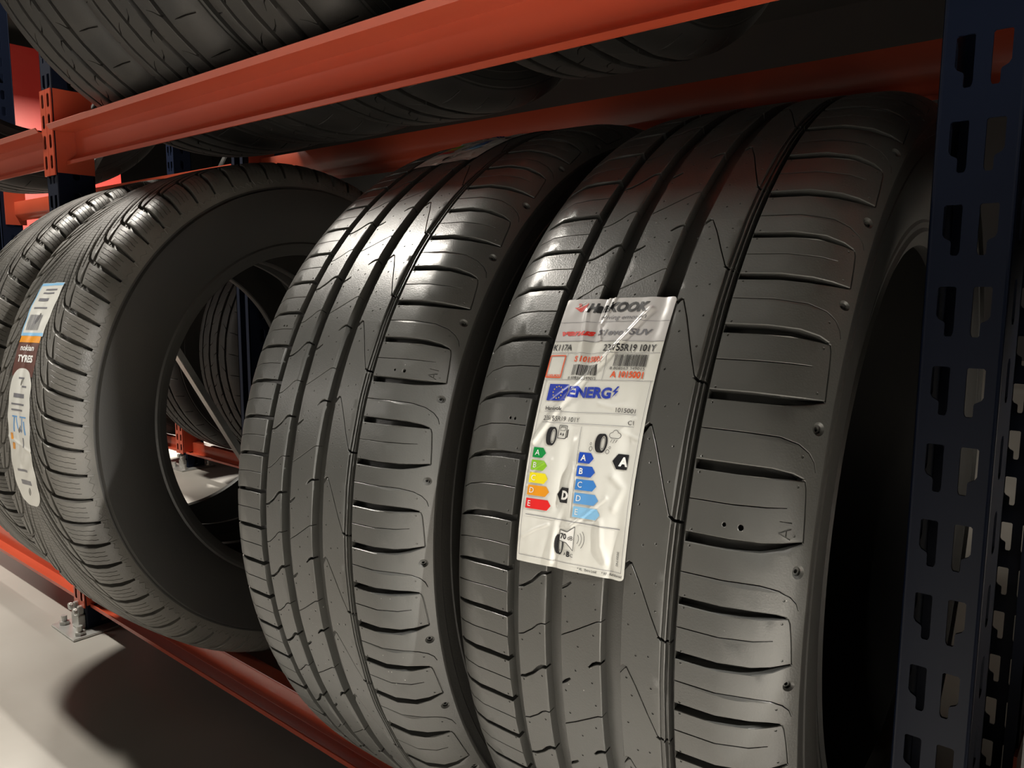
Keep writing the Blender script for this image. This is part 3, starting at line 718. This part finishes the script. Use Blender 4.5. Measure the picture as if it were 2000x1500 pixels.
for i, (xa, xb) in enumerate(XB):
    if True:
        beam('upper', xa, xb, YW, zU, 1, ['orange upper front beam of the next bay, left edge', 'long orange front beam across the top carrying the upper tyres', 'orange upper front beam right of the dark upright'][i])
        beam('upper', xa, xb, .925, zU, -1, ['orange upper back beam of the next bay', 'orange upper back beam in deep shade behind the tyres', 'orange upper back beam right of the dark upright'][i])
    beam('lower', xa, xb, YW, zL, 1, ['orange lower front beam of the next bay, left edge', 'orange lower front beam carrying the summer and winter tyres', 'orange lower front beam right of the dark upright'][i])
    beam('lower', xa, xb, .895, zL, -1, ['orange lower back beam of the next bay', 'orange lower back beam behind the tyres, glimpsed through the winter tyre', 'orange lower back beam right of the dark upright'][i])

# ------------------------------------------------------------------ rack standing behind, seen through the open tyre
frameB = upright_frame(-2.52, 'upright of the rack behind, glimpsed through the open winter tyre', 1.75, True, 1.28, 1.68)
beam('lower', -2.475, -1.15, 1.30, zL+.01, 1, 'bright orange beam of the rack behind, seen through the winter tyre')
beam('lower', -3.85, -2.52, 1.30, zL+.01, 1, 'orange beam of the rack behind, further left')
for k, (x, lb) in enumerate(((-1.95, 'dark tyre on the rack behind, nearest one seen through the winter tyre'), (-2.30, 'dark tyre on the rack behind, middle one seen through the winter tyre'), (-2.72, 'dark tyre on the rack behind, furthest left'))):
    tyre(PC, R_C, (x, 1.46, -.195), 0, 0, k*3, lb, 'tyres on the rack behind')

# ------------------------------------------------------------------ room
def plane_box(name, a, b, m):
    mb = MB(); mb.box(a, b); o = mb.build(name, m); o['kind'] = 'structure'; return o
plane_box('floor', (-14, -5, -.1), (5, 8, 0), M['floor'])
plane_box('ceiling', (-14, -5, 3.3), (5, 8, 3.4), M['dark'])
plane_box('wall_left', (-14.1, -5, 0), (-14, 8, 3.3), M['dark'])
plane_box('wall_right', (5, -5, 0), (5.1, 8, 3.3), M['dark'])
plane_box('wall_back', (-14, 8, 0), (5, 8.1, 3.3), M['dark'])
plane_box('wall_front', (-14, -5.1, 0), (5, -5, 3.3), M['dark'])
for n, p, sx, sy, wt, col in LAMPS:
    root = empty('ceiling_lamp', (p[0], p[1], p[2])); tag(root, {'near': 'short ceiling lamp to the right, over the tyre fronts', 'over': 'short ceiling lamp straight above the dark upright', 'left': 'short ceiling lamp above the aisle in front of the winter tyres', 'far': 'long ceiling lamp over the far end of the aisle', 'back': 'long ceiling lamp behind the racks'}[n], 'ceiling lamp')
    mb = MB(); mb.box((-sx/2-.02, -sy/2-.02, 0), (sx/2+.02, sy/2+.02, .06)); mb.build('housing', M['lampbody'], root, bevel=.004)
    rd = MB()
    for s in (-1, 1): rd.cyl((s*sx*.35, 0, .06), (0, 0, 1), .004, 3.3-p[2]-.06, 8)
    rd.build('suspension_rod', M['galv'], root)

# far end of the hall: red panel and a long light line, glimpsed between the shelves
root = empty('red_wall_panel', (-9.4, 3.36, 0)); tag(root, 'bright red panel far beyond the racks at the left edge', 'panel')
mb = MB(); mb.box((-.02, -.85, .05), (.02, .85, 3.1)); mb.build('panel', M['red'], root, bevel=.004)
mb = MB(); mb.box((-.03, -.87, 0), (.03, .87, .05)); mb.build('plinth', M['dark'], root)
